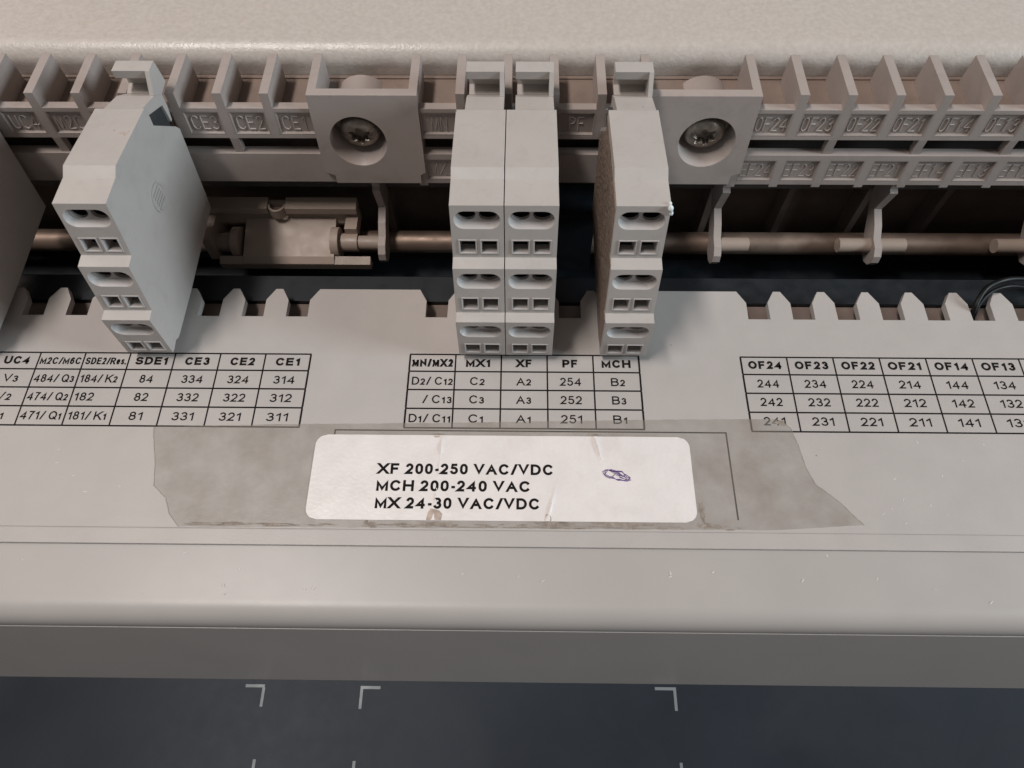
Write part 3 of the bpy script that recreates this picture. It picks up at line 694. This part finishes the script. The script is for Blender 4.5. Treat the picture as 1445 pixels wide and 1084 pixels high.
def make_block(x0, label):
    root = thing('terminal_block', (x0, 98, 0), label, 'terminal block', 'beige three-level terminal blocks')
    m = MB(); m.prism_x(BODY, x0, x0+BW, skip=(0, 2, 4))
    slots = []; ports = []
    for (T0, B0) in FACES:
        Tv = Vector((x0, T0[0], T0[1])); D = Vector((0, B0[0]-T0[0], B0[1]-T0[1])); Ln = D.length; D.normalize()
        nrm = Vector((0, D.z, -D.y)); nrm = nrm if nrm.y < 0 else -nrm
        P = lambda x, t, d=0, Tv=Tv, D=D, nrm=nrm: Tv+Vector((x,0,0))+D*t-nrm*d
        k = Ln/15.1
        st = stadium(6.4, 4.15*k, 11.2, 5.0*k)
        sq = [[(a, 9.75*k), (a+4.55, 9.75*k), (a+4.55, 14.0*k), (a, 14.0*k)] for a in (1.55, 6.85)]
        m.sheet([[P(0,0),P(BW,0),P(BW,Ln),P(0,Ln)], [P(*p) for p in st]]+[[P(*p) for p in s_] for s_ in sq])
        # release slot: chamfered funnel, floor with two deep holes
        s1 = MB()
        def scale(l, cx, ct, fx, ft, dt=0): return [(cx+(x-cx)*fx, ct+(t-ct)*ft+dt) for x, t in l]
        c_ = (6.4, 4.15*k)
        r1 = scale(st, *c_, .975, .95); r2 = scale(st, *c_, .93, .74, -.28)
        s1.loft([[P(*p) for p in st], [P(p[0],p[1],.3) for p in r1], [P(p[0],p[1],1.9) for p in r2]])
        holes = []
        for hx in (3.80, 8.95):
            holes.append([(hx+2.2*math.cos(a), 3.78*k+1.58*k*math.sin(a)) for a in [2*math.pi*i/20 for i in range(20)]])
        s1.sheet([[P(p[0],p[1],1.9) for p in r2]]+[[P(p[0],p[1],1.9) for p in h_] for h_ in holes])
        hl = []
        for h_ in holes:
            s1.loft([[P(p[0],p[1],1.9) for p in h_], [P(p[0],p[1],3.1) for p in h_]])
            h2 = MB(); h2.loft([[P(p[0],p[1],3.1) for p in h_], [P(p[0],p[1],11) for p in h_]], True); hl.append(h2)
        slots.append((s1, hl))
        for s_ in sq:
            s2 = MB(); cx = (s_[0][0]+s_[1][0])/2; ct = (s_[0][1]+s_[2][1])/2
            f = lambda q, dt=0: scale(s_, cx, ct, q, q, dt)
            s2.loft([[P(p[0],p[1],0) for p in s_], [P(p[0],p[1],-.22) for p in f(.985)], [P(p[0],p[1],-.22) for p in f(.87)], [P(p[0],p[1],.1) for p in f(.84)],
                     [P(p[0],p[1],3.6) for p in f(.74,.3)]])
            h2 = MB(); h2.loft([[P(p[0],p[1],3.6) for p in f(.74,.3)], [P(p[0],p[1],10) for p in f(.7,.4)]], True)
            ports.append((s2, [h2]))
    m.build('body', M_block, root)
    for nm, lst in (('release_slot', slots), ('wire_port', ports)):
        for s1, hl in lst:
            o = s1.build(nm, M_recess, root, smooth=(nm == 'release_slot'))
            for h2 in hl: h2.build('shaded_hole', M_hole, o)  # deep lining in shade black, no clamp modelled
    # neck and clip arm
    m = MB(); m.prism_x([(145.25,46.75),(153.1,44.2),(157,41.6),(156.6,38),(155.4,34.3),(154.6,34.3),(154.5,40.0),(145.25,44.2)], x0+2.2, x0+12.2)
    m.build('clip_arm', M_block, root)
    m = MB()
    m.prism_x([(153.1,44.2),(156.6,49.2),(160.9,49.0),(161.7,41.9),(157,41.6)], x0+11.0, x0+12.2)
    m.prism_x([(156.6,49.2),(160.9,49.0),(161.1,47.1),(156.6,46.9)], x0+2.2, x0+11.0)
    m.prism_x([(157.0,41.7),(160.4,42.3),(161.0,47.1),(161.5,47.1),(161.7,41.9),(157.0,41.6)], x0+2.6, x0+11.0)
    m.build('hook', M_block, root)
    m = MB(); m.prism_x([(145.9,44.0),(145.4,41.4),(154.3,32.9),(154.4,39.9)], x0+1.2, x0+11.6); m.build('notch_shade_fill', M_grey, root)  # dark fill added so the notch looks shaded inside
    return root
def seam(root, x0):
    pass
b0 = make_block(RL-51.9, 'terminal block above the SDE1 heading with its pale right side in view')
def place(x0, label):
    c = copy_tree(b0); c.location = Vector((x0, 98, 0))*S; c['label'] = label; return c
place(RL-91.0-13.0, 'terminal block cut off by the left edge of the photo')
place(-12.85, 'terminal block above the MX1 heading, touching the XF block')
place(.12, 'terminal block above the XF heading, touching the MX1 block')
bm_ = place(26.15, 'terminal block above the MCH heading with a white chip on its corner')
# mould mark on the right side of the SDE1 block
xs_ = RL-51.9+BW
m = MB(); n = 40; cy, cz, r = 130.6, 30.2, 4.0
rg = lambda rr, x: [(x, cy+rr*math.cos(2*math.pi*i/n), cz+rr*math.sin(2*math.pi*i/n)) for i in range(n)]
m.loft([rg(r, xs_+.001), rg(r-.05, xs_+.3), rg(r-.45, xs_+.3), rg(r-.6, xs_+.02)])
for j in range(5): m.box(xs_+.001, xs_+.22, cy-2.2, cy+2.2, cz-2.4+j*1.1, cz-2.1+j*1.1)
m.build('mould_mark', M_block, b0)
m = MB(); m.prism_x([(99.6,5.2),(100.6,17.6),(103.2,18.2),(106.2,33.4),(109.6,34.0),(112.7,46.8),(120.8,46.9),(144.6,45.2),(144.2,41.0),(154.8,31.2),(149.6,5.0),(120,3.6),(104,3.4)], 26.15-.12, 26.15-.005)  # thin added plate carrying the shaded brown of this side
m.build('side_shade_plate', M_side, bm_, label='roughened left side, its shade put into the brown')
m = MB()
for cx, cy, cz, r in ((26.15+12.6,111.8,47.6,.65),(26.15+12.9,111.5,46.4,.5),(26.15+12.5,112.8,48.1,.4)):
    rings = []
    for j in range(1, 7):
        ph = math.pi*j/7; rings.append([(cx+r*math.sin(ph)*math.cos(a), cy+r*math.sin(ph)*math.sin(a)*1.2, cz+r*1.3*math.cos(ph)) for a in [2*math.pi*i/10 for i in range(10)]])
    m.loft(rings, True, True)
m.build('chip', M_chip, bm_, smooth=True)

# lint and dust flecks lying on the flat surfaces
m = MB()
for i in range(70):
    x = random.uniform(-150, 160)
    if random.random() < .45: y, z = random.uniform(33, 44.5), -1.0
    else: y, z = random.uniform(50, 75), .02
    if -96 < x < 92 and z > 0: continue
    l = random.uniform(.15, .5); a = random.uniform(0, 3.14); w = random.uniform(.06, .14)
    c, s_ = math.cos(a), math.sin(a)
    m.add([(x-l*c+w*s_, y-l*s_-w*c, z+.03), (x+l*c+w*s_, y+l*s_-w*c, z+.05), (x+l*c-w*s_, y+l*s_+w*c, z+.05), (x-l*c-w*s_, y-l*s_+w*c, z+.03)], [(0,1,2,3)])
o = m.build('dust_flecks', M_lint, kind='stuff'); tag(o, 'tiny pale lint and dust flecks on the flat beige surfaces', 'dust')

SMUDGE = [(-95.6,135.3,.6,.4),(-94.7,134.9,.4,.55),(-97.9,136.3,.25,.2),(-94.2,136.0,.2,.2)]
m = MB()
for (x, y, rx, ry) in SMUDGE:
    p = [(a, b, 49.3-(b-122.9)*2.5/22.4+.012) for a, b, c in blob(x, y, rx, ry, 0)]; m.add(p, [tuple(range(len(p)))])
m.build('smudge', M_stain, b0, kind='stuff')
